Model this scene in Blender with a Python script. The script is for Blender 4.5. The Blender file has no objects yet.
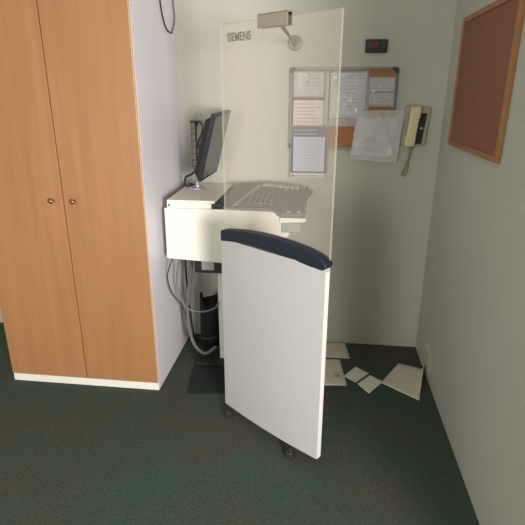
import bpy, bmesh, math, random
from mathutils import Vector, Matrix
random.seed(7)
S = bpy.context.scene
C = S.collection

def lin(c):
    return tuple(((v/255)/12.92 if v/255 <= .04045 else ((v/255+.055)/1.055)**2.4) for v in c) + (1,)

# ------------------------------------------------------------ camera
F = Vector((-0.11188341, 0.93758653, -0.3292622))
R_ = Vector((0.99284308, 0.11939745, 0.00262033))
U = Vector((-0.04176985, 0.32661252, 0.9442349))
cam_d = bpy.data.cameras.new('camera')
cam = bpy.data.objects.new('camera', cam_d)
C.objects.link(cam)
M4 = Matrix((R_, U, -F)).transposed().to_4x4()
M4.translation = Vector((0, 0, 1.6))
cam.matrix_world = M4
cam_d.sensor_width = 36
cam_d.lens = 482.952/525*36
cam_d.clip_start = .02
S.camera = cam

# ------------------------------------------------------------ light, exposure
w = bpy.data.worlds.new('world'); S.world = w; w.use_nodes = True
w.node_tree.nodes['Background'].inputs[0].default_value = lin((215, 232, 228))
w.node_tree.nodes['Background'].inputs[1].default_value = .1
def area(name, loc, target, sx, sy, power, col):
    d = bpy.data.lights.new(name, 'AREA'); d.shape = 'RECTANGLE'; d.size = sx; d.size_y = sy
    d.energy = power; d.color = col[:3]
    o = bpy.data.objects.new(name, d); C.objects.link(o); o.location = loc
    o.rotation_euler = (Vector(target)-Vector(loc)).to_track_quat('-Z', 'Y').to_euler()
    return o
area('window_light', (2.0, -2.5, 1.30), (-1.9, 2.1, .85), 1.3, 1.2, 140, (1, .94, .935)).data.spread = math.radians(105)
area('rear_fill_light', (-1.5, -2.5, 1.35), (.3, 2.9, 1.6), .9, 1.9, 40, (.96, 1.0, .92)).data.spread = math.radians(130)  # unseen fill added behind the camera to lift the back and right walls
area('ceiling_fill_light', (-.3, .35, 2.555), (-.3, .35, 0), 1.2, .3, 2, (1.0, .93, .80))  # faint unseen top fill, added without any fixture
S.view_settings.view_transform = 'Standard'
S.view_settings.look = 'None'
S.view_settings.gamma = 1
S.view_settings.use_curve_mapping = False
S.view_settings.exposure = 0.0

# ------------------------------------------------------------ materials
def mat(name, col, rough=.5, metal=0, spec=.5, noise=0, nscale=20, bump=0, bscale=200, emit=None, coat=0):
    m = bpy.data.materials.new(name); m.use_nodes = True
    nt = m.node_tree; b = nt.nodes['Principled BSDF']
    c = lin(col)
    b.inputs['Base Color'].default_value = c
    b.inputs['Roughness'].default_value = rough
    b.inputs['Metallic'].default_value = metal
    b.inputs['Specular IOR Level'].default_value = spec
    b.inputs['Coat Weight'].default_value = coat
    if emit:
        b.inputs['Emission Color'].default_value = lin(emit[0]); b.inputs['Emission Strength'].default_value = emit[1]
    tc = nt.nodes.new('ShaderNodeTexCoord')
    if noise:
        n = nt.nodes.new('ShaderNodeTexNoise'); n.inputs['Scale'].default_value = nscale; n.inputs['Detail'].default_value = 6
        nt.links.new(tc.outputs['Object'], n.inputs['Vector'])
        r = nt.nodes.new('ShaderNodeValToRGB')
        r.color_ramp.elements[0].position = .3; r.color_ramp.elements[1].position = .7
        r.color_ramp.elements[0].color = tuple(v*(1-noise) for v in c[:3])+(1,)
        r.color_ramp.elements[1].color = tuple(min(1, v*(1+noise)) for v in c[:3])+(1,)
        nt.links.new(n.outputs['Fac'], r.inputs['Fac']); nt.links.new(r.outputs['Color'], b.inputs['Base Color'])
    if bump:
        n = nt.nodes.new('ShaderNodeTexNoise'); n.inputs['Scale'].default_value = bscale; n.inputs['Detail'].default_value = 4
        nt.links.new(tc.outputs['Object'], n.inputs['Vector'])
        bp = nt.nodes.new('ShaderNodeBump'); bp.inputs['Strength'].default_value = bump; bp.inputs['Distance'].default_value = .003
        nt.links.new(n.outputs['Fac'], bp.inputs['Height']); nt.links.new(bp.outputs['Normal'], b.inputs['Normal'])
    return m

def wood_mat():
    m = bpy.data.materials.new('beech_veneer'); m.use_nodes = True
    nt = m.node_tree; b = nt.nodes['Principled BSDF']
    tc = nt.nodes.new('ShaderNodeTexCoord'); mp = nt.nodes.new('ShaderNodeMapping')
    mp.inputs['Scale'].default_value = (22, 22, 1.1)
    nt.links.new(tc.outputs['Object'], mp.inputs['Vector'])
    n = nt.nodes.new('ShaderNodeTexNoise'); n.inputs['Scale'].default_value = 1; n.inputs['Detail'].default_value = 8
    n.inputs['Distortion'].default_value = .6
    nt.links.new(mp.outputs['Vector'], n.inputs['Vector'])
    r = nt.nodes.new('ShaderNodeValToRGB')
    r.color_ramp.elements[0].position = .25; r.color_ramp.elements[0].color = lin((150, 106, 68))
    r.color_ramp.elements[1].position = .75; r.color_ramp.elements[1].color = lin((163, 117, 77))
    nt.links.new(n.outputs['Fac'], r.inputs['Fac'])
    # short darker flecks
    mp2 = nt.nodes.new('ShaderNodeMapping'); mp2.inputs['Scale'].default_value = (240, 240, 18)
    nt.links.new(tc.outputs['Object'], mp2.inputs['Vector'])
    n2 = nt.nodes.new('ShaderNodeTexNoise'); n2.inputs['Scale'].default_value = 1; n2.inputs['Detail'].default_value = 2
    nt.links.new(mp2.outputs['Vector'], n2.inputs['Vector'])
    mx = nt.nodes.new('ShaderNodeMixRGB'); mx.blend_type = 'MULTIPLY'; mx.inputs['Fac'].default_value = .25
    nt.links.new(r.outputs['Color'], mx.inputs['Color1']); nt.links.new(n2.outputs['Color'], mx.inputs['Color2'])
    hs = nt.nodes.new('ShaderNodeMixRGB'); hs.blend_type = 'MIX'; hs.inputs['Fac'].default_value = .88
    nt.links.new(mx.outputs['Color'], hs.inputs['Color1']); nt.links.new(r.outputs['Color'], hs.inputs['Color2'])
    nt.links.new(hs.outputs['Color'], b.inputs['Base Color'])
    b.inputs['Roughness'].default_value = .45
    return m

def carpet_mat():
    m = bpy.data.materials.new('green_carpet'); m.use_nodes = True
    nt = m.node_tree; b = nt.nodes['Principled BSDF']; L = nt.links
    tc = nt.nodes.new('ShaderNodeTexCoord')
    big = nt.nodes.new('ShaderNodeTexNoise'); big.inputs['Scale'].default_value = 2.3; big.inputs['Detail'].default_value = 3
    fine = nt.nodes.new('ShaderNodeTexNoise'); fine.inputs['Scale'].default_value = 75; fine.inputs['Detail'].default_value = 9; fine.inputs['Roughness'].default_value = .8
    L.new(tc.outputs['Object'], big.inputs['Vector']); L.new(tc.outputs['Object'], fine.inputs['Vector'])
    r = nt.nodes.new('ShaderNodeValToRGB')
    r.color_ramp.elements[0].position = .38; r.color_ramp.elements[0].color = lin((80, 80, 71))
    r.color_ramp.elements[1].position = .62; r.color_ramp.elements[1].color = lin((66, 87, 76))
    L.new(big.outputs['Fac'], r.inputs['Fac'])
    r2 = nt.nodes.new('ShaderNodeValToRGB')
    r2.color_ramp.elements[0].position = .35; r2.color_ramp.elements[0].color = (.6, .6, .6, 1)
    r2.color_ramp.elements[1].position = .65; r2.color_ramp.elements[1].color = (1.25, 1.25, 1.25, 1)
    L.new(fine.outputs['Fac'], r2.inputs['Fac'])
    mx = nt.nodes.new('ShaderNodeMixRGB'); mx.blend_type = 'MULTIPLY'; mx.inputs['Fac'].default_value = 1
    L.new(r.outputs['Color'], mx.inputs['Color1']); L.new(r2.outputs['Color'], mx.inputs['Color2'])
    L.new(mx.outputs['Color'], b.inputs['Base Color'])
    b.inputs['Roughness'].default_value = 1; b.inputs['Specular IOR Level'].default_value = .1
    bp = nt.nodes.new('ShaderNodeBump'); bp.inputs['Strength'].default_value = .2; bp.inputs['Distance'].default_value = .001
    L.new(fine.outputs['Fac'], bp.inputs['Height']); L.new(bp.outputs['Normal'], b.inputs['Normal'])
    return m

def film_mat(name, tint, gloss_rough, haze, ior=1.45, bump=0, bscale=30, haze_col=(225, 225, 225), bdist=.01):
    # thin clear sheet: transparent + fresnel reflection (+ a little milky diffuse)
    m = bpy.data.materials.new(name); m.use_nodes = True
    nt = m.node_tree; nt.nodes.remove(nt.nodes['Principled BSDF']); L = nt.links
    out = nt.nodes['Material Output']
    tr = nt.nodes.new('ShaderNodeBsdfTransparent'); tr.inputs[0].default_value = tint + (1,)
    gl = nt.nodes.new('ShaderNodeBsdfGlossy'); gl.inputs['Roughness'].default_value = gloss_rough
    df = nt.nodes.new('ShaderNodeBsdfDiffuse'); df.inputs[0].default_value = lin(haze_col)
    # Schlick reflectance from the facing angle, the same from either side of the sheet
    lw = nt.nodes.new('ShaderNodeLayerWeight'); lw.inputs['Blend'].default_value = .5
    pw = nt.nodes.new('ShaderNodeMath'); pw.operation = 'POWER'; pw.inputs[1].default_value = 5
    fr = nt.nodes.new('ShaderNodeMath'); fr.operation = 'MULTIPLY_ADD'
    f0 = ((ior-1)/(ior+1))**2
    fr.inputs[1].default_value = 1-f0; fr.inputs[2].default_value = f0
    L.new(lw.outputs['Facing'], pw.inputs[0]); L.new(pw.outputs[0], fr.inputs[0])
    m1 = nt.nodes.new('ShaderNodeMixShader'); m1.inputs[0].default_value = haze
    L.new(tr.outputs[0], m1.inputs[1]); L.new(df.outputs[0], m1.inputs[2])
    m2 = nt.nodes.new('ShaderNodeMixShader')
    L.new(fr.outputs[0], m2.inputs[0]); L.new(m1.outputs[0], m2.inputs[1]); L.new(gl.outputs[0], m2.inputs[2])
    L.new(m2.outputs[0], out.inputs[0])
    if bump:
        tc = nt.nodes.new('ShaderNodeTexCoord'); n = nt.nodes.new('ShaderNodeTexNoise'); n.inputs['Scale'].default_value = bscale
        n.inputs['Detail'].default_value = 2; n.inputs['Distortion'].default_value = 1.5
        L.new(tc.outputs['Object'], n.inputs['Vector'])
        bp = nt.nodes.new('ShaderNodeBump'); bp.inputs['Strength'].default_value = bump; bp.inputs['Distance'].default_value = bdist
        L.new(n.outputs['Fac'], bp.inputs['Height']); L.new(bp.outputs['Normal'], gl.inputs['Normal'])
    return m

WALL = mat('painted_wall', (188, 187, 176), .75, spec=.3, noise=.02, nscale=2, bump=.15, bscale=60)
CEIL = mat('ceiling_paint', (225, 224, 218), .9)
CARPET = carpet_mat()
WOOD = wood_mat()
WOODEDGE = mat('wood_lipping', (222, 184, 134), .5, noise=.05, nscale=30)
WHITELAM = mat('white_laminate', (222, 219, 224), .4, noise=.01, nscale=3)
PLINTH = mat('white_plinth', (222, 218, 208), .5)
BRASS = mat('handle_metal', (150, 118, 80), .35, .9)
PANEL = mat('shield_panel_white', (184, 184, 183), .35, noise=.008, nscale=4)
PANELEDGE = mat('shield_panel_edge', (222, 220, 214), .3)
NAVY = mat('navy_cap', (22, 31, 48), .5, noise=.08, nscale=60)
BEIGEMETAL = mat('beige_metal', (150, 142, 126), .45, .1, noise=.05, nscale=80)
BLACK = mat('black_plastic', (20, 20, 22), .45)
DARK = mat('dark_rubber', (30, 31, 32), .85, noise=.15, nscale=40)
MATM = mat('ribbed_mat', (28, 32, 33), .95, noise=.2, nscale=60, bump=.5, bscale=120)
STEEL = mat('steel', (118, 112, 102), .4, .6, noise=.12, nscale=50)
ALU = mat('aluminium', (120, 124, 122), .4, .5)
CORNER = mat('corner_grey', (48, 51, 50), .5)
CORK = mat('cork', (166, 112, 74), .9, noise=.22, nscale=160, bump=.3, bscale=150)
CORK2 = mat('dark_cork', (136, 92, 66), .9, noise=.2, nscale=140)
LOGO = mat('logo_grey', (128, 120, 110), .6)
CONSOLE = mat('console_white', (230, 226, 216), .35, noise=.006, nscale=5)
DESK = mat('desk_laminate', (232, 228, 212), .35)
TRAY = mat('tray_grey', (98, 102, 111), .5, noise=.05, nscale=30)
TRAYL = mat('tray_light', (150, 152, 156), .45)
SCREEN = mat('screen', (86, 88, 92), .25, spec=.5)
MONBLACK = mat('monitor_black', (24, 26, 26), .4)
CHROME = mat('chrome_base', (205, 202, 205), .25, .7)
CABLEG = mat('grey_hose', (100, 104, 102), .6)
CABLEB = mat('black_cable', (28, 28, 30), .5)
CABLEL = mat('pale_wire', (112, 114, 112), .5)
CREAM = mat('cream_plastic', (214, 204, 168), .45)
CREAMD = mat('aged_cream_plastic', (166, 160, 140), .5)
PAPER = mat('paper_white', (222, 222, 212), .85)
PAPERC = mat('paper_cream', (206, 202, 182), .85, noise=.03, nscale=12)
PAPERP = mat('paper_pinkish', (224, 212, 212), .85, noise=.02, nscale=30)
PAPERG = mat('paper_greyish', (216, 216, 218), .85, noise=.03, nscale=40)
PAPERGRN = mat('paper_pale_green', (176, 200, 188), .85)
BLUEGREY = mat('poster_blue_grey', (96, 100, 126), .7, noise=.08, nscale=40)
BLUEDK = mat('poster_border', (66, 66, 108), .7)
LILAC = mat('poster_page', (196, 198, 222), .8, noise=.03, nscale=40)
INK = mat('ink', (60, 60, 66), .8)
INKL = mat('faint_ink', (140, 140, 146), .8)
INKR = mat('red_ink', (190, 110, 116), .8)
INKR2 = mat('red_brown_print', (150, 90, 70), .8)
REDLED = mat('red_led', (110, 40, 34), .5, emit=((200, 60, 45), .12))
TEALK = mat('teal_button', (28, 60, 62), .5)
GLASS = film_mat('clear_screen', (.99, .985, .965), .015, .085, 1.5, haze_col=(240, 230, 214))
GLASSEDGE = film_mat('screen_edge', (.95, .96, .94), .2, .16, 1.4, haze_col=(235, 235, 225))
POCKET = film_mat('plastic_pocket', (.98, .98, .99), .12, .22, 1.5, bump=.8, bscale=22, haze_col=(215, 218, 225))
POCKET2 = film_mat('crumpled_plastic', (.99, .99, .99), .2, .3, 1.5, bump=1, bscale=30, haze_col=(240, 240, 240))

# ------------------------------------------------------------ mesh helpers
def obj(name, bm, m, parent=None, smooth=False, bevel=0, seg=2):
    me = bpy.data.meshes.new(name)
    bmesh.ops.recalc_face_normals(bm, faces=bm.faces[:])
    bm.to_mesh(me); bm.free()
    me.materials.append(m)
    if smooth:
        for p in me.polygons: p.use_smooth = True
    o = bpy.data.objects.new(name, me); C.objects.link(o)
    if parent is not None:
        o.parent = parent
        o.matrix_parent_inverse = Matrix.Translation(parent.location).inverted()
    if bevel:
        b = o.modifiers.new('bevel', 'BEVEL'); b.width = bevel; b.segments = seg; b.limit_method = 'ANGLE'
        if not smooth:
            b.harden_normals = False
    return o
def tag(o, label, cat, group=None):
    o['label'] = label; o['category'] = cat
    if group: o['group'] = group
    return o
def thing(name, label, cat, loc=(0, 0, 0), group=None):
    o = bpy.data.objects.new(name, None); C.objects.link(o); o.location = loc
    o.empty_display_size = .1
    return tag(o, label, cat, group)
def struct(name, bm, m, **k):
    o = obj(name, bm, m, **k); o['kind'] = 'structure'; return o
def NB(): return bmesh.new()
def add_box(bm, x0, x1, y0, y1, z0, z1):
    v = [bm.verts.new((x, y, z)) for x in (x0, x1) for y in (y0, y1) for z in (z0, z1)]
    for f in ((0, 1, 3, 2), (4, 6, 7, 5), (0, 4, 5, 1), (2, 3, 7, 6), (0, 2, 6, 4), (1, 5, 7, 3)):
        bm.faces.new([v[i] for i in f])
    return bm
def box(*a): return add_box(NB(), *a)
def add_prism(bm, pts, vec):
    a = [bm.verts.new(p) for p in pts]; b = [bm.verts.new(Vector(p)+Vector(vec)) for p in pts]
    bm.faces.new(a[::-1]); bm.faces.new(b)
    for i in range(len(a)):
        j = (i+1) % len(a); bm.faces.new([a[i], a[j], b[j], b[i]])
    return bm
def prism(pts, vec): return add_prism(NB(), pts, vec)
def add_tube(bm, pts, r, n=10, smooth_steps=0):
    P = [Vector(p) for p in pts]
    if smooth_steps:
        Q = []
        for i in range(len(P)-1):
            p0 = P[max(i-1, 0)]; p1 = P[i]; p2 = P[i+1]; p3 = P[min(i+2, len(P)-1)]
            for k in range(smooth_steps):
                t = k/smooth_steps
                Q.append(.5*((2*p1)+(-p0+p2)*t+(2*p0-5*p1+4*p2-p3)*t*t+(-p0+3*p1-3*p2+p3)*t**3))
        Q.append(P[-1]); P = Q
    rings = []; prev = None
    for i, p in enumerate(P):
        d = (P[min(i+1, len(P)-1)]-P[max(i-1, 0)]).normalized()
        if prev is None:
            a = d.orthogonal().normalized()
        else:
            a = (prev-d*prev.dot(d)).normalized()
        prev = a; b = d.cross(a)
        rr = r(i/(len(P)-1)) if callable(r) else r
        rings.append([bm.verts.new(p+rr*(math.cos(2*math.pi*k/n)*a+math.sin(2*math.pi*k/n)*b)) for k in range(n)])
    for i in range(len(rings)-1):
        for k in range(n):
            bm.faces.new([rings[i][k], rings[i][(k+1) % n], rings[i+1][(k+1) % n], rings[i+1][k]])
    bm.faces.new(rings[0][::-1]); bm.faces.new(rings[-1])
    return bm
def tube(pts, r, n=10, s=0): return add_tube(NB(), pts, r, n, s)
def add_lathe(bm, c, axis, prof, n=28):   # prof: list of (radius, height along axis)
    ax = Vector(axis).normalized(); a = ax.orthogonal().normalized(); b = ax.cross(a); c = Vector(c)
    rings = []
    for r, h in prof:
        rings.append([bm.verts.new(c+ax*h+max(r, 1e-4)*(math.cos(2*math.pi*k/n)*a+math.sin(2*math.pi*k/n)*b)) for k in range(n)])
    for i in range(len(rings)-1):
        for k in range(n):
            bm.faces.new([rings[i][k], rings[i][(k+1) % n], rings[i+1][(k+1) % n], rings[i+1][k]])
    bm.faces.new(rings[0][::-1]); bm.faces.new(rings[-1])
    return bm
def lathe(*a, **k): return add_lathe(NB(), *a, **k)

D = 2.977      # back wall
RX = .68       # right wall
WX = -.864     # wardrobe side
WY = 2.292     # wardrobe carcass front

# ------------------------------------------------------------ room
struct('floor', box(-2.6, 3.0, -2.6, D, -.06, 0), CARPET)
struct('ceiling', box(-2.6, 3.0, -2.6, D, 2.6, 2.66), CEIL)
struct('wall_back', box(-2.6, RX+.1, D, D+.1, -.06, 2.66), WALL)
struct('wall_right', box(RX, RX+.1, 1.0, D, -.06, 2.66), WALL)
struct('wall_left', box(-2.7, -2.6, -2.6, D+.1, -.06, 2.66), WALL)
struct('wall_alcove', box(RX+.1, 3.1, 1.0, 1.1, -.06, 2.66), WALL)
struct('wall_far_right', box(3.0, 3.1, -2.6, 1.0, -.06, 2.66), WALL)
bm = NB()
add_box(bm, -2.7, 1.25, -2.7, -2.6, -.06, 2.66); add_box(bm, 2.85, 3.1, -2.7, -2.6, -.06, 2.66)
add_box(bm, 1.25, 2.85, -2.7, -2.6, -.06, .75); add_box(bm, 1.25, 2.85, -2.7, -2.6, 2.15, 2.66)
struct('wall_front', bm, WALL)
bm = NB()
for a in ((1.25, 1.3, .75, 2.15), (2.8, 2.85, .75, 2.15), (2.03, 2.07, .8, 2.1), (1.3, 2.8, .75, .8), (1.3, 2.8, 2.1, 2.15)):
    add_box(bm, a[0], a[1], -2.66, -2.6, a[2], a[3])
wf = struct('window_1', bm, WHITELAM)
obj('window_glass', box(1.3, 2.8, -2.635, -2.629, .8, 2.1), GLASS, wf)['kind'] = 'structure'

# ------------------------------------------------------------ wardrobe
t = thing('wardrobe', 'tall beech-fronted wardrobe with white side panel, standing left of the console', 'wardrobe', (-1.30, 2.63, 0))
bm = NB()
add_box(bm, WX-.02, WX, WY, D-.002, .001, 2.35)
add_box(bm, -1.745, -1.725, WY, D-.002, .050, 2.35)
add_box(bm, -1.725, WX-.02, D-.012, D-.002, .050, 2.35)
add_box(bm, -1.725, WX-.02, WY, D-.012, 2.33, 2.35)
add_box(bm, -1.725, WX-.02, WY, D-.012, .050, .07)
obj('carcass', bm, WHITELAM, t, bevel=.001)
bm = NB()
add_box(bm, -1.745, WX, WY-.014, WY-.001, .001, .047)
obj('plinth', bm, PLINTH, t, bevel=.001)
for k, (x0, x1, hx) in enumerate(((-1.283, WX-.002, -1.228), (-1.744, -1.288, -1.343))):
    d = obj('door', box(x0, x1, WY-.021, WY-.002, .053, 2.345), WOOD, t, bevel=.0012)
    if k == 0: obj('door_edging', box(x1-.0005, x1+.0012, WY-.0205, WY-.0025, .054, 2.344), WOODEDGE, d)
    bm = NB(); add_lathe(bm, (hx, WY-.021, 1.088), (0, -1, 0), [(.006, 0), (.005, .012), (.011, .016), (.013, .022), (.011, .027), (.004, .029)], 20)
    obj('handle', bm, BRASS, d, smooth=True)

# ------------------------------------------------------------ radiation shield (glass over white panel)
P0 = Vector((-.442, 2.164, 0)); A = Vector((.49, -.368, 0)).normalized(); N = Vector((-.368, -.49, 0)).normalized()  # N faces the room
Wd = .613
def sp(s, o, z):   # along the shield, offset towards the room, height
    return P0+A*s+N*o+Vector((0, 0, z))
t = thing('radiation_shield', 'clear upright screen rising from a white panel with navy cap, on small castors', 'protective screen', tuple(sp(Wd/2, 0, 0)))
# lower panel: curved in plan, slightly
def bulge(s): return .014*(1-((s-Wd/2)/(Wd/2))**2)
n = 24; bm = NB(); z0, z1 = .050, .965
front = []; back = []
for i in range(n+1):
    s = .006+(Wd-.006)*i/n
    front.append([bm.verts.new(sp(s, .024+bulge(s), z)) for z in (z0, z1)])
    back.append([bm.verts.new(sp(s, -.004+bulge(s)*.6, z)) for z in (z0, z1)])
for i in range(n):
    bm.faces.new([front[i][0], front[i+1][0], front[i+1][1], front[i][1]])
    bm.faces.new([back[i][0], back[i][1], back[i+1][1], back[i+1][0]])
    bm.faces.new([front[i][0], back[i][0], back[i+1][0], front[i+1][0]])
    bm.faces.new([front[i][1], front[i+1][1], back[i+1][1], back[i][1]])
bm.faces.new([front[0][0], front[0][1], back[0][1], back[0][0]]); bm.faces.new([front[n][0], back[n][0], back[n][1], front[n][1]])
pn = obj('lower_panel', bm, PANEL, t)
bm = prism([sp(Wd+.0005, .022, z0+.002), sp(Wd+.0005, -.003, z0+.002), sp(Wd+.0005, -.003, z1-.02), sp(Wd+.0005, .022, z1-.02)], A*.003)
obj('edge_trim', bm, PANELEDGE, pn, bevel=.001)
bm = prism([sp(.006, .022, z0), sp(Wd-.001, .022, z0), sp(Wd-.001, -.002, z0), sp(.006, -.002, z0)], (0, 0, -.004))
obj('bottom_rail', bm, CORNER, pn)
# cap: arched profile extruded through the panel thickness
lo = [(.011, .942), (.08, .952), (.2, .962), (.32, .960), (.44, .953), (.54, .946), (.60, .943)]
hi = [(.612, .948), (.620, .960), (.618, .972), (.600, .989), (.56, 1.003), (.5, 1.013), (.42, 1.020), (.34, 1.023), (.25, 1.022), (.16, 1.016), (.08, 1.006), (.028, .998), (.011, .993)]
cp = obj('navy_cap', prism([sp(s, .034, z+.008) for s, z in lo+hi], N*-.052), NAVY, t, bevel=.006, seg=3)
# glass
gz0, gz1 = .93, 1.869
gp = obj('clear_pane', prism([sp(.004, -.012, gz0), sp(Wd-.004, -.012, gz0), sp(Wd-.004, -.012, gz1), sp(.004, -.012, gz1)], N*.008), GLASS, t)
bm = NB()
for s in (.001, Wd-.004):
    add_prism(bm, [sp(s, -.0122, gz0), sp(s+.003, -.0122, gz0), sp(s+.003, -.0122, gz1), sp(s, -.0122, gz1)], N*.0084)
add_prism(bm, [sp(.004, -.0122, gz1), sp(Wd-.004, -.0122, gz1), sp(Wd-.004, -.0122, gz1+.002), sp(.004, -.0122, gz1+.002)], N*.0084)
obj('polished_edge', bm, GLASSEDGE, gp)
# logo lettering on the pane
cu = bpy.data.curves.new('lettering', 'FONT'); cu.body = 'SIEMENS'; cu.size = .044; cu.extrude = .0004; cu.offset = .0012
to = bpy.data.objects.new('lettering_tmp', cu); C.objects.link(to)
bpy.context.view_layer.update()
me = bpy.data.meshes.new_from_object(to.evaluated_get(bpy.context.evaluated_depsgraph_get()))
bpy.data.objects.remove(to)
xs = [v.co.x for v in me.vertices]; x0, x1 = min(xs), max(xs)
lm = Matrix((A, Vector((0, 0, 1)), N)).transposed().to_4x4()
lm.translation = sp(.046, -.0035, 1.803)
me.transform(lm @ Matrix.Diagonal((.137/(x1-x0), 1, 1, 1)) @ Matrix.Translation((-x0, 0, 0)))
me.materials.clear(); me.materials.append(LOGO)
lo_ = bpy.data.objects.new('lettering', me); C.objects.link(lo_); lo_.parent = gp
# clamp bracket at the top, strut to the wall and wall rosette
bm = NB()
def sbox(bm, s0, s1, o0, o1, za, zb):
    add_prism(bm, [sp(s0, o0, za), sp(s1, o0, za), sp(s1, o1, za), sp(s0, o1, za)], (0, 0, zb-za))
sbox(bm, .222, .376, -.003, .001, 1.838, 1.886); sbox(bm, .222, .376, -.026, -.022, 1.838, 1.886); sbox(bm, .222, .376, -.026, .001, 1.882, 1.887)
br = obj('clamp_bracket', bm, BEIGEMETAL, t, bevel=.0008)
bm = NB(); sbox(bm, .365, .3765, -.022, -.0125, 1.840, 1.882)
obj('channel_shade', bm, BLACK, br)  # black block painted in for the dark inside the hollow channel end
wl = obj('wall_strut', tube([sp(.325, -.024, 1.842), (-.178, D-.02, 1.872)], .0075, 12), STEEL, t, smooth=True)
bm = lathe((-.174, D-.0005, 1.872), (0, -1, 0), [(.040, 0), (.041, .004), (.039, .009), (.018, .011), (.016, .02), (.010, .022)], 32)
obj('wall_rosette', bm, STEEL, wl, smooth=False, bevel=.001)
for k in range(3):
    a = k*2*math.pi/3+.4
    obj('screw', lathe((-.174+.027*math.cos(a), D-.0085, 1.872+.027*math.sin(a)), (0, -1, 0), [(.005, 0), (.0045, .003), (.001, .0035)], 12), CORNER, wl)
# castors
for s in (.045, .475):
    c = sp(s, .034+bulge(s), 0)
    cs = obj('castor', lathe(c, (0, 0, 1), [(.025, .001), (.028, .007), (.024, .015), (.010, .019), (.009, .046)], 20), DARK, t, smooth=False, bevel=.001)
    obj('castor_plate', lathe(c+Vector((0, 0, .0165)), (0, 0, 1), [(.017, 0), (.017, .004)], 16), STEEL, cs)

# ------------------------------------------------------------ operator console
t = thing('operator_console', 'white standing operator console with grey sloped control tray, behind the screen', 'control console', (-.5, 2.7, 0))
CY = 2.46
bm = NB()
add_prism(bm, [(-.826, CY, 1.022), (-.828, CY, .737), (-.52, CY, .722), (-.2, CY, .710), (-.196, CY, .965), (-.202, CY, .985), (-.222, CY, 1.008), (-.245, CY, 1.017), (-.5, CY, 1.022)], (0, .022, 0))
add_box(bm, -.828, -.812, CY+.022, 2.95, .74, 1.018)
add_box(bm, -.56, -.215, CY+.022, 2.90, .80, .96)
add_box(bm, -.812, -.56, CY+.022, 2.95, .735, .75)
add_box(bm, -.812, -.56, 2.93, 2.95, .75, 1.018)
h = obj('housing', bm, CONSOLE, t, bevel=.004, seg=3)
bm = NB(); add_box(bm, -.812, -.570, CY+.008, 2.94, 1.0225, 1.052)
sr = obj('shelf_riser', bm, DESK, t, bevel=.002)
obj('lock', lathe((-.800, CY+.009, 1.037), (0, -1, 0), [(.006, 0), (.006, .002), (.002, .003)], 16), BLACK, sr)
dt = obj('shelf_top', prism([(-.808, CY-.006, 1.0525), (-.548, CY-.006, 1.0525), (-.546, 2.965, 1.0525), (-.822, 2.965, 1.0525)], (0, 0, .016)), DESK, t, bevel=.005, seg=3)
obj('gap_shade', box(-.569, -.505, CY+.03, 2.88, 1.0225, 1.05), BLACK, t, bevel=.002)  # black block stands in for the shade in the gap beside the shelf
# control tray: sloping grey slab with scooped right side
tz = lambda y: 1.030+(y-2.46)*.14
def tp(x, y, dz=0): return (x, y, tz(y)+dz-.014*min(1, max(0, (x+.27)/.07)))
out = [(-.512, 2.475), (-.512, 2.86), (-.40, 2.90), (-.27, 2.90), (-.20, 2.90), (-.04, 2.845), (-.052, 2.80), (-.072, 2.72), (-.08, 2.62), (-.072, 2.50), (-.066, 2.462), (-.085, 2.452), (-.20, 2.452), (-.27, 2.475)]
bm = NB()
a = [bm.verts.new(tp(x, y)) for x, y in out]; b = [bm.verts.new(tp(x, y, -.022)) for x, y in out]
nn = len(out)
for f in ([0, 1, 2, 3, nn-1], [nn-1, 3, 4, nn-2], list(range(4, nn-1))):
    bm.faces.new([a[i] for i in f]); bm.faces.new([b[i] for i in f][::-1])
for i in range(nn):
    j = (i+1) % nn; bm.faces.new([a[i], a[j], b[j], b[i]])
tr = obj('control_tray', bm, TRAY, t, bevel=.004)
# white shell under the tray on the right, stepped
obj('tray_shell', prism([(-.205, 2.45, .990), (-.066, 2.45, .990), (-.062, 2.45, .978), (-.075, 2.45, .968), (-.205, 2.45, .962)], (0, .34, .02)), CONSOLE, t, bevel=.003)
obj('tray_bracket', prism([(-.205, 2.462, .961), (-.088, 2.462, .961), (-.090, 2.462, .918), (-.12, 2.462, .910), (-.205, 2.462, .908)], (0, .30, .0)), TRAYL, t, bevel=.003)
obj('bracket_foot', prism([(-.2, 2.468, .907), (-.150, 2.468, .907), (-.155, 2.468, .89), (-.18, 2.468, .865), (-.2, 2.468, .86)], (0, .2, 0)), CONSOLE, t, bevel=.003)
def on_tray(name, m, x0, x1, y0, y1, hh, skew=0, parent=None):
    pts = [tp(x0, y0, .0005), tp(x1, y0, .0005), tp(x1+skew, y1, .0005), tp(x0+skew, y1, .0005)]
    return obj(name, prism(pts, (0, 0, hh)), m, parent or tr, bevel=.0015)
on_tray('raised_pad', TRAYL, -.46, -.435, 2.50, 2.84, .006, .09)
on_tray('control_pad', TRAYL, -.34, -.12, 2.84, 2.885, .010)
kb = on_tray('keypad', mat('keypad_grey', (100, 104, 112), .55), -.40, -.24, 2.52, 2.72, .005, .02)
for i in range(5):
    for j in range(4):
        x = -.385+.029*i; y = 2.535+.045*j
        on_tray('key', TRAY, x, x+.02, y, y+.03, .010, .002, kb)
for x in (-.235, -.20, -.165, -.13, -.075):
    obj('knob', lathe(tp(x, 2.835, 0), (0, 0, 1), [(.008, 0), (.009, .012), (.006, .02), (.003, .022)], 14), CORNER if x > -.1 else TRAYL, tr, smooth=False)
for x in (-.158, -.105):
    obj('indicator', lathe(tp(x, 2.475, 0), (0, 0, 1), [(.011, 0), (.010, .002), (.006, .003)], 16), PAPER, tr)
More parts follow.
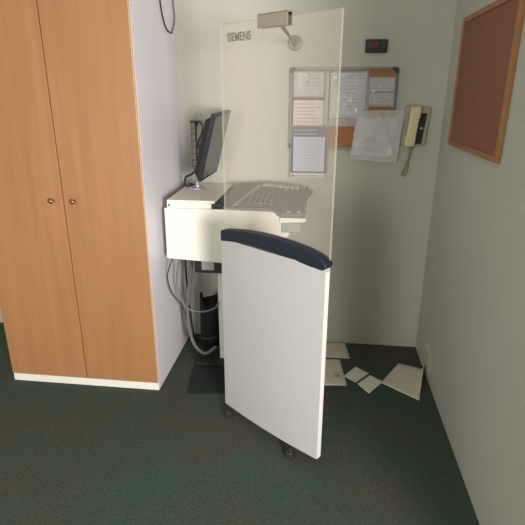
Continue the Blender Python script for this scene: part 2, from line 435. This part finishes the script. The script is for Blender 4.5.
# column and foot of the console
cl = obj('column', box(-.580, -.36, 2.62, 2.93, .03, .80), CONSOLE, t, bevel=.004)
obj('foot_plate', box(-.72, -.34, 2.56, 2.95, .006, .030), DARK, t, bevel=.003)
jb = obj('junction_box', box(-.685, -.525, 2.50, 2.60, .645, .722), BLACK, t, bevel=.003)
obj('rating_label', box(-.642, -.572, 2.4975, 2.4995, .664, .722), mat('label_grey', (168, 168, 172), .5), jb)

# ------------------------------------------------------------ monitor
NBt = Vector((-.645, 2.56, 1.148)); Wv = Vector((.028, .30, .014)); Uv = Vector((.099, .0, .352)); Uv -= Wv.normalized()*Uv.dot(Wv.normalized())
Wn = Wv.normalized(); Un = Uv.normalized(); Nn = Wn.cross(Un).normalized()
if Nn.x < 0: Nn = -Nn
def mp(a, b, c): return NBt+Wv*a+Uv*b+Nn*c     # a across, b up, c out of the screen (metres)
t = thing('monitor', 'black flat monitor seen edge-on, leaning towards the right, on the console shelf', 'monitor', (-.727, 2.80, 1.069))
def slab(a0, a1, b0, b1, c0, c1, shrink=0):
    bm = NB(); s = shrink
    f = [mp(a0, b0, c1), mp(a1, b0, c1), mp(a1, b1, c1), mp(a0, b1, c1)]
    g = [mp(a0+s, b0+s, c0), mp(a1-s, b0+s, c0), mp(a1-s, b1-s, c0), mp(a0+s, b1-s, c0)]
    vf = [bm.verts.new(p) for p in f]; vg = [bm.verts.new(p) for p in g]
    bm.faces.new(vf); bm.faces.new(vg[::-1])
    for i in range(4):
        j = (i+1) % 4; bm.faces.new([vf[i], vf[j], vg[j], vg[i]])
    return bm
obj('bezel', slab(0, 1, 0, 1, -.022, 0), MONBLACK, t, bevel=.003)
obj('rear_shell', slab(.02, .98, .02, .95, -.055, -.0225, .07), MONBLACK, t, bevel=.004)
obj('display', slab(.045, .955, .04, .965, .0004, .0012), SCREEN, t)
nk = tube([mp(.5, .25, -.05), mp(.5, .12, -.075), (-.722, 2.79, 1.11), (-.722, 2.80, 1.078)], .014, 12, 5)
obj('neck', nk, CHROME, t, smooth=True)
bm = lathe((-.722, 2.80, 1.0692), (0, 0, 1), [(.062, 0), (.063, .005), (.050, .010), (.026, .015), (.018, .024)], 32)
obj('stand_base', bm, CHROME, t, smooth=True)
tag(obj('monitor_cable', tube([mp(.5, .12, -.062), (-.76, 2.80, 1.15), (-.80, 2.82, 1.13), (-.806, 2.82, 1.085), (-.782, 2.83, 1.0765), (-.75, 2.85, 1.0765), (-.80, 2.90, 1.0765)], .0065, 8, 8), CABLEB, smooth=True), 'black cable looping behind the monitor on the console shelf', 'cable')

# wall trunking behind the monitor
t = thing('cable_trunking', 'short silver vertical cable duct on the wall behind the monitor', 'cable duct', (-.777, D, 1.15))
bm = NB(); add_box(bm, -.790, -.764, D-.028, D-.001, 1.15, 1.435)
tk = obj('duct', bm, STEEL, t, bevel=.002)
for k in range(7):
    obj('clip', box(-.792, -.762, D-.031, D-.0285, 1.175+k*.038, 1.180+k*.038), CORNER, tk)
obj('top_cap', box(-.794, -.760, D-.032, D-.001, 1.4355, 1.448), CORNER, t)
obj('looped_wire', tube([(-.762, D-.012, 1.425), (-.735, D-.03, 1.445), (-.718, D-.03, 1.41), (-.728, D-.03, 1.365), (-.748, D-.03, 1.32), (-.74, D-.03, 1.26), (-.75, D-.03, 1.17)], .005, 8, 6), CORNER, t, smooth=True)

# ------------------------------------------------------------ under the console
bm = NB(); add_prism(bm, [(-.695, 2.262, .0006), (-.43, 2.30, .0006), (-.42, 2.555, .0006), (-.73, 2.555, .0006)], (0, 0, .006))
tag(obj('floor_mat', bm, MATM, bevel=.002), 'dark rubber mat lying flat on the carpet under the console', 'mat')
# black bag with two pointed corners
bm = NB()
prof = [(-.150, 0), (-.06, .03), (0, .012), (.06, .05), (.15, .02)]
n = 14; rings = []
sec = [(0, .050, .06), (.06, .056, .075), (.16, .055, .07), (.26, .053, .05), (.32, .052, .03)]
cx, cy = -.680, 2.79
for z, rx, ry in sec:
    ring = []
    for k in range(20):
        a = 2*math.pi*k/20
        ca, sa = math.cos(a), math.sin(a)
        ex = math.copysign(abs(ca)**.6, ca); ey = math.copysign(abs(sa)**.6, sa)
        zz = z+.032
        if z > .3: zz += .12*abs(ex)**1.6-.07
        ring.append(bm.verts.new((cx+rx*ex+.004*math.sin(5*a+z*20), cy+ry*ey, zz)))
    rings.append(ring)
for i in range(len(rings)-1):
    for k in range(20):
        bm.faces.new([rings[i][k], rings[i][(k+1) % 20], rings[i+1][(k+1) % 20], rings[i+1][k]])
bm.faces.new(rings[0][::-1]); bm.faces.new(rings[-1])
t = thing('black_bag', 'black fabric bag with two pointed upper corners, standing under the console', 'bag', (cx, cy, .031))
obj('body', bm, mat('bag_fabric', (17, 18, 20), .9, noise=.3, nscale=40), t, smooth=True)
obj('trim_band', tube([(cx-.052, cy-.066, .12), (cx, cy-.082, .112), (cx+.052, cy-.066, .122)], .005, 8, 6), CORNER, t, smooth=True)
# hoses and wires
def ribbed(t): return +.0105+.0016*math.sin(t*160)
tag(obj('corrugated_hose', tube([(-.742, 2.66, .738), (-.752, 2.66, .60), (-.778, 2.66, .42), (-.782, 2.65, .27), (-.75, 2.62, .14), (-.70, 2.60, .085), (-.655, 2.60, .075), (-.60, 2.605, .12)], ribbed, 12, 24), CABLEG, smooth=True),
    'thick grey corrugated hose curving down from the console to its column', 'hose')
tag(obj('grey_wire', tube([(-.79, 2.60, .735), (-.825, 2.60, .55), (-.80, 2.60, .43), (-.76, 2.59, .375), (-.68, 2.585, .362), (-.60, 2.59, .385), (-.575, 2.61, .42)], .005, 8, 10), CABLEL, smooth=True),
    'thin pale wire sagging across in front of the black bag', 'wire')
tag(obj('black_wire', tube([(-.80, 2.72, .735), (-.805, 2.74, .5), (-.80, 2.76, .3), (-.79, 2.8, .08), (-.77, 2.86, .01)], .006, 8, 10), CABLEB, smooth=True),
    'black wire dropping straight to the floor beside the wardrobe', 'wire')
tag(obj('slack_wire', tube([(-.805, 2.50, .735), (-.845, 2.50, .62), (-.835, 2.53, .5), (-.80, 2.62, .36), (-.80, 2.72, .15), (-.80, 2.80, .012)], .0035, 8, 10), CORNER, smooth=True),
    'thin grey wire hanging slack against the white wardrobe side', 'wire')
# cable loop pinned high on the wardrobe side
t = thing('hanging_cable', 'dark thin cable hanging in a loop high on the white wardrobe side', 'cable', (WX+.006, 2.78, 1.92))
obj('loop', tube([(WX+.006, 2.70, 2.18), (WX+.006, 2.705, 2.06), (WX+.006, 2.745, 1.97), (WX+.008, 2.80, 1.925), (WX+.008, 2.88, 1.92)], .004, 8, 10), CABLEB, t, smooth=True)
obj('loose_end', tube([(WX+.008, 2.88, 1.92), (WX+.012, 2.93, 1.99), (WX+.014, 2.92, 2.06), (WX+.012, 2.90, 2.17)], .005, 8, 8), mat('dull_cable', (120, 112, 108), .6), t, smooth=True)

# ------------------------------------------------------------ notice board
by = D-.022
t = thing('notice_board', 'aluminium framed cork notice board on the back wall covered with papers', 'notice board', (.105, D, 1.29))
X0, X1, Z0, Z1 = -.195, .405, 1.292, 1.742
obj('cork_panel', box(X0+.01, X1-.01, by+.004, D-.001, Z0+.01, Z1-.01), CORK, t)
bm = NB(); fw = .013
add_box(bm, X0, X1, by-.003, D-.0015, Z0, Z0+fw); add_box(bm, X0, X1, by-.003, D-.0015, Z1-fw, Z1)
add_box(bm, X0, X0+fw, by-.003, D-.0015, Z0+fw, Z1-fw); add_box(bm, X1-fw, X1, by-.003, D-.0015, Z0+fw, Z1-fw)
obj('frame', bm, ALU, t, bevel=.002)
for sx, sz in ((X0, Z0), (X1, Z0), (X0, Z1), (X1, Z1)):
    dx = 1 if sx == X0 else -1; dz = 1 if sz == Z0 else -1
    q = .030
    pts = [(sx-dx*.002, 0, sz+dz*.010), (sx-dx*.002, 0, sz+dz*q), (sx+dx*.014, 0, sz+dz*q), (sx+dx*.016, 0, sz+dz*.016), (sx+dx*q, 0, sz+dz*.014), (sx+dx*q, 0, sz-dz*.002), (sx+dx*.010, 0, sz-dz*.002), (sx+dx*.002, 0, sz+dz*.002)]
    obj('corner_cap', prism([(a, by-.005, c) for a, b, c in pts], (0, .026, 0)), CORNER, t, bevel=.001)

def quad_sheet(pts, y, m, name, parent=None, wav=0.0, nx=10, nz=10, thick=.0006, seed=0, crease=0, rag=0):
    """sheet hanging on the wall; pts = (x,z) bl, br, tr, tl"""
    rnd = random.Random(seed); ph = [rnd.uniform(0, 6) for _ in range(4)]
    bm = NB(); P = [Vector((x, y, z)) for x, z in pts]; g = []
    cr = []
    for k in range(16):
        a = rnd.uniform(0, math.pi); cr.append((math.cos(a), math.sin(a), rnd.uniform(-.2, 1.1), rnd.uniform(.05, .16), rnd.uniform(.3, 1)))
    for j in range(nz+1):
        row = []
        for i in range(nx+1):
            u, v = i/nx, j/nz
            p = (P[0]*(1-u)+P[1]*u)*(1-v)+(P[3]*(1-u)+P[2]*u)*v
            p = p+Vector((0, -wav*(.5+.5*math.sin(5*u+ph[0])*math.cos(4*v+ph[1])+.25*math.sin(13*u*v+ph[2]))*(1-.6*v), 0))
            if crease:
                h = sum(w_*max(0, 1-abs(u*ca+v*sa-d)/wd) for ca, sa, d, wd, w_ in cr)
                p.y -= crease*h*.35
            if rag and (i in (0, nx) or j in (0, nz)):
                p.x += rnd.uniform(-rag, rag); p.z += rnd.uniform(-rag, rag)
            row.append(bm.verts.new(p))
        g.append(row)
    for j in range(nz):
        for i in range(nx):
            bm.faces.new([g[j][i], g[j][i+1], g[j+1][i+1], g[j+1][i]])
    o = obj(name, bm, m, parent, smooth=True)
    s = o.modifiers.new('solid', 'SOLIDIFY'); s.thickness = thick; s.offset = 0
    return o
def lines(x0, x1, zs, y, m, name, parent, hh=.003, seed=0, jit=.3):
    rnd = random.Random(seed); bm = NB()
    for z in zs:
        e = x1-(x1-x0)*rnd.random()*jit; xx = x0
        while xx < e-.004:
            l = rnd.uniform(.008, .024); xe = min(xx+l, e)
            add_box(bm, xx, xe, y-.0004, y, z, z+hh); xx = xe+.004
    return obj(name, bm, m, parent)
def fr(a, b, n): return [a+(b-a)*i/(n-1) for i in range(n)]
yy = by-.001
# 1: top left page in clear sleeve
o = tag(quad_sheet([(-.176, 1.585), (-.004, 1.585), (-.004, 1.722), (-.176, 1.722)], yy, PAPERP, 'notice_sheet'), 'pale printed page in the top left corner of the notice board', 'paper', None)
lines(-.10, -.02, fr(1.625, 1.70, 5), yy-.0008, INKL, 'printed_lines', o, .006, 2)
tag(quad_sheet([(-.178, 1.579), (.008, 1.579), (.008, 1.726), (-.178, 1.726)], yy-.006, POCKET, 'plastic_sleeve', wav=.003, seed=3), 'clear plastic sleeve over the top left page of the notice board', 'sleeve')
# 2: red printed page
o = tag(quad_sheet([(-.178, 1.425), (.004, 1.425), (.002, 1.572), (-.176, 1.572)], yy, PAPERP, 'notice_sheet'), 'page with faint red print at the middle left of the notice board', 'paper')
lines(-.155, -.01, fr(1.445, 1.545, 6), yy-.0008, INKR, 'printed_lines', o, .004, 4)
bm = NB(); add_box(bm, -.178, .003, yy-.0012, yy-.0006, 1.569, 1.574); add_box(bm, -.179, -.176, yy-.0012, yy-.0006, 1.425, 1.572)
obj('page_border', bm, CORNER, o)
# pale green strip
tag(quad_sheet([(.006, 1.425), (.026, 1.425), (.026, 1.722), (.006, 1.722)], yy-.0002, PAPERGRN, 'paper_strip'), 'narrow pale green strip between the left and middle notices', 'paper')
# 3: blue poster hanging below the frame
yb = by-.0075
o = tag(quad_sheet([(-.187, 1.118), (.030, 1.118), (.036, 1.420), (-.183, 1.420)], yb, PAPERG, 'poster', wav=.0), 'blue and white poster hanging below the board\'s bottom left corner', 'poster')
def flat(x0, x1, z0, z1, dy, m, name, parent, y=yb): return obj(name, box(x0, x1, y-dy-.0005, y-dy, z0, z1), m, parent)
flat(-.183, .034, 1.352, 1.419, .0005, BLUEGREY, 'poster_header', o)
flat(-.183, .032, 1.150, 1.352, .0005, BLUEDK, 'poster_frame', o)
flat(-.168, .018, 1.160, 1.362, .0012, LILAC, 'poster_page', o)
lines(-.155, .005, fr(1.175, 1.345, 12), yb-.0018, mat('lilac_ink', (150, 152, 182), .8), 'printed_lines', o, .0025, 6)
lines(-.165, -.03, [1.375, 1.395], yb-.0012, mat('header_ink', (150, 154, 176), .8), 'heading_lines', o, .008, 16, .1)
obj('logo_mark', lathe((-.168, yb-.0005, 1.134), (0, -1, 0), [(.007, 0), (.007, .0008)], 16), CORNER, o)
lines(-.155, -.02, [1.131], yb-.0006, INKL, 'footer_line', o, .006, 8, .1)
# 4: middle notice and its sleeve
o = tag(quad_sheet([(.034, 1.47), (.236, 1.47), (.236, 1.715), (.034, 1.715)], yy, PAPERG, 'notice_sheet'), 'printed page in the glossy sleeve at top middle of the board', 'paper')
lines(.11, .225, fr(1.535, 1.70, 10), yy-.0008, INK, 'printed_lines', o, .003, 9)
tag(quad_sheet([(.030, 1.421), (.262, 1.421), (.246, 1.727), (.040, 1.727)], yy-.006, POCKET, 'plastic_sleeve', wav=.006, nx=30, nz=30, seed=11, crease=.010, rag=.001), 'creased glossy clear sleeve hanging at the top middle of the board', 'sleeve')
# 5: right: papers with a dark rule
o = tag(quad_sheet([(.250, 1.535), (.396, 1.535), (.396, 1.690), (.250, 1.690)], yy, PAPERC, 'notice_sheet'), 'cream page with one thick dark rule at the board\'s top right', 'paper')
flat(.250, .396, 1.606, 1.616, .0006, CORNER, 'dark_rule', o, yy)
lines(.262, .385, fr(1.545, 1.595, 4), yy-.0008, INKL, 'printed_lines', o, .003, 12)
lines(.262, .385, fr(1.630, 1.675, 3), yy-.0008, INKL, 'printed_heading', o, .003, 13)
tag(quad_sheet([(.248, 1.530), (.399, 1.530), (.399, 1.694), (.248, 1.694)], yy-.005, POCKET, 'plastic_sleeve', wav=.004, seed=15), 'clear sleeve over the cream page at the board\'s top right', 'sleeve')
# 6: big crumpled sleeve
tag(quad_sheet([(.162, 1.238), (.437, 1.218), (.462, 1.520), (.196, 1.512)], yy-.016, POCKET2, 'document_pocket', wav=.008, nx=36, nz=36, thick=.0008, seed=21, crease=.012, rag=.002), 'large crumpled clear plastic pocket hanging over the board\'s bottom right corner', 'plastic pocket')
o = tag(quad_sheet([(.185, 1.262), (.415, 1.246), (.432, 1.478), (.210, 1.472)], yy-.0105, PAPERG, 'folded_letter', wav=.001, nx=12, nz=12, seed=22), 'grey-white letter showing inside the large crumpled pocket', 'paper')

# ------------------------------------------------------------ thermostat, intercom, corkboard on right wall
t = thing('wall_thermostat', 'small black digital controller with red display above the notice board', 'thermostat', (.275, D, 1.817))
b0 = obj('body', box(.216, .334, D-.026, D-.001, 1.818, 1.886), BLACK, t, bevel=.006, seg=3)
obj('display_window', box(.226, .290, D-.0275, D-.0262, 1.838, 1.876), mat('display_dark', (44, 26, 24), .3), b0)
bm = NB()
for cx_ in (.238, .256, .274):
    for (dx, dz, ww, hh) in ((0, 0, .010, .003), (0, .010, .010, .003), (0, .020, .010, .003), (-.004, .005, .003, .010), (.004, .012, .003, .010)):
        add_box(bm, cx_+dx-ww/2, cx_+dx+ww/2, D-.0283, D-.0277, 1.846+dz, 1.846+dz+hh)
obj('red_digits', bm, REDLED, b0)
for z in (1.838, 1.860):
    obj('button', box(.300, .322, D-.0285, D-.0265, z, z+.014), TEALK, b0, bevel=.001)

t = thing('intercom_phone', 'cream wall intercom handset with black cradle right of the notice board', 'intercom phone', (.527, D, 1.318))
bs = obj('base_plate', prism([(.452, D-.030, 1.322), (.590, D-.030, 1.322), (.604, D-.030, 1.532), (.466, D-.030, 1.545)], (0, .029, 0)), CREAMD, t, bevel=.006, seg=3)
obj('cradle_recess', prism([(.530, D-.0325, 1.330), (.568, D-.0325, 1.330), (.586, D-.0325, 1.500), (.548, D-.0325, 1.500)], (0, .0015, 0)), BLACK, bs)
obj('hook_switch', box(.551, .568, D-.040, D-.0326, 1.412, 1.424), CREAMD, bs, bevel=.001)
bm = NB()
def loft(bm, secs, n=16):
    rr = []
    for cx_, cy_, z, a, b in secs:
        ring = []
        for k in range(n):
            th = 2*math.pi*k/n; ca, sa = math.cos(th), math.sin(th)
            ring.append(bm.verts.new((cx_+a*math.copysign(abs(ca)**.5, ca), cy_+b*math.copysign(abs(sa)**.5, sa), z)))
        rr.append(ring)
    for i in range(len(rr)-1):
        for k in range(n):
            bm.faces.new([rr[i][k], rr[i][(k+1) % n], rr[i+1][(k+1) % n], rr[i+1][k]])
    bm.faces.new(rr[0][::-1]); bm.faces.new(rr[-1])
hc = D-.056
loft(bm, [(.497, hc, 1.318, .022, .012), (.4975, hc, 1.323, .028, .02), (.500, hc, 1.36, .030, .022), (.503, hc-.006, 1.39, .027, .014), (.510, hc-.008, 1.46, .027, .013), (.514, hc-.004, 1.495, .030, .02), (.517, hc, 1.53, .029, .021), (.5175, hc, 1.537, .022, .012)])
obj('handset', bm, CREAM, t, smooth=False, bevel=.002)
obj('cord', tube([(.500, hc, 1.320), (.502, D-.045, 1.27), (.493, D-.03, 1.22), (.478, D-.02, 1.165), (.482, D-.016, 1.148), (.497, D-.016, 1.150), (.505, D-.02, 1.20), (.508, D-.03, 1.27), (.530, D-.02, 1.322)], lambda q: .006+.0012*math.sin(q*260), 8, 20), mat('cord_cream', (168, 156, 138), .6), t, smooth=True)

t = thing('pin_board', 'wooden framed brown pin board on the right hand wall', 'pin board', (RX, 2.35, 1.355))
obj('cork_face', box(RX-.012, RX-.001, 1.98, 2.70, 1.375, 1.93), CORK2, t)
bm = NB()
add_box(bm, RX-.020, RX-.001, 1.96, 2.72, 1.352, 1.376); add_box(bm, RX-.020, RX-.001, 1.96, 2.72, 1.928, 1.952)
add_box(bm, RX-.020, RX-.001, 1.96, 1.982, 1.376, 1.928); add_box(bm, RX-.020, RX-.001, 2.698, 2.72, 1.376, 1.928)
obj('frame', bm, mat('frame_wood', (158, 110, 66), .5, noise=.1, nscale=40), t, bevel=.002)

# peeled paint / torn tape low on the right wall
bm = NB()
P = [(2.74, .150), (2.66, .205), (2.60, .215), (2.545, .17), (2.53, .10), (2.575, .055), (2.60, .07), (2.60, .12), (2.625, .16), (2.67, .155), (2.72, .125)]
bm = prism([(RX-.001, y, z) for y, z in P], (-.0012, 0, 0))
obj_ = obj('torn_tape', bm, mat('tape_pale', (206, 202, 186), .7), bevel=.0003)
tag(obj_, 'curled scrap of pale tape stuck low on the right wall', 'tape')

# ------------------------------------------------------------ papers on the floor
def floor_sheet(pts, z, m, name, lift=None, nx=12, ny=12):
    """pts (x,y) four corners in order; lift(u,v) -> (dx,dy,dz)"""
    P = [Vector((x, y, z)) for x, y in pts]; bm = NB(); g = []
    for j in range(ny+1):
        row = []
        for i in range(nx+1):
            u, v = i/nx, j/ny
            p = (P[0]*(1-u)+P[1]*u)*(1-v)+(P[3]*(1-u)+P[2]*u)*v
            if lift: p = p+Vector(lift(u, v))
            row.append(bm.verts.new(p))
        g.append(row)
    for j in range(ny):
        for i in range(nx): bm.faces.new([g[j][i], g[j][i+1], g[j+1][i+1], g[j+1][i]])
    o = obj(name, bm, m, None, smooth=True)
    s = o.modifiers.new('solid', 'SOLIDIFY'); s.thickness = .0008; s.offset = 0
    return o
tag(floor_sheet([(-.06, 2.765), (.236, 2.765), (.212, 2.968), (-.085, 2.968)], .0022, PAPERC, 'paper_sheet', lambda u, v: (0, 0, .002*u*v)), 'cream sheet on the floor against the back wall, behind the white panel', 'paper', 'papers on the floor')
o = tag(floor_sheet([(-.04, 2.435), (.203, 2.457), (.170, 2.752), (-.075, 2.73)], .0012, PAPERC, 'paper_sheet'), 'cream sheet with small red print half hidden by the white panel\'s edge', 'paper', 'papers on the floor')
rnd = random.Random(3)
for k in range(7):
    x = rnd.uniform(.13, .165); y = rnd.uniform(2.49, 2.58)
    obj('red_mark', box(x, x+rnd.uniform(.008, .02), y, y+.008, .0017, .0021), INKR2, o)
o = tag(floor_sheet([(.188, 2.553), (.255, 2.486), (.340, 2.596), (.267, 2.674)], .003, PAPER, 'paper_card', lambda u, v: (0, 0, .004*u*u)), 'small white card on the floor, left one of the touching pair', 'card', 'papers on the floor')
o = tag(floor_sheet([(.263, 2.478), (.322, 2.384), (.416, 2.523), (.345, 2.586)], .003, PAPER, 'paper_card', lambda u, v: (0, 0, .003*(1-v))), 'small white card on the floor, right one of the touching pair', 'card', 'papers on the floor')
def lift(u, v):
    # the corner next to the wall curls up it
    k = max(0, u-.72)/.28; kk = k**2*(v**1.0)
    return (-.030*kk, .01*kk, .055*kk+.001+.004*math.sin(3*u)*v)
tag(floor_sheet([(.402, 2.504), (.592, 2.352), (.705, 2.668), (.534, 2.740)], .0045, PAPERC, 'paper_sheet', lift), 'large cream sheet on the floor, one corner curling up the right wall', 'paper', 'papers on the floor')
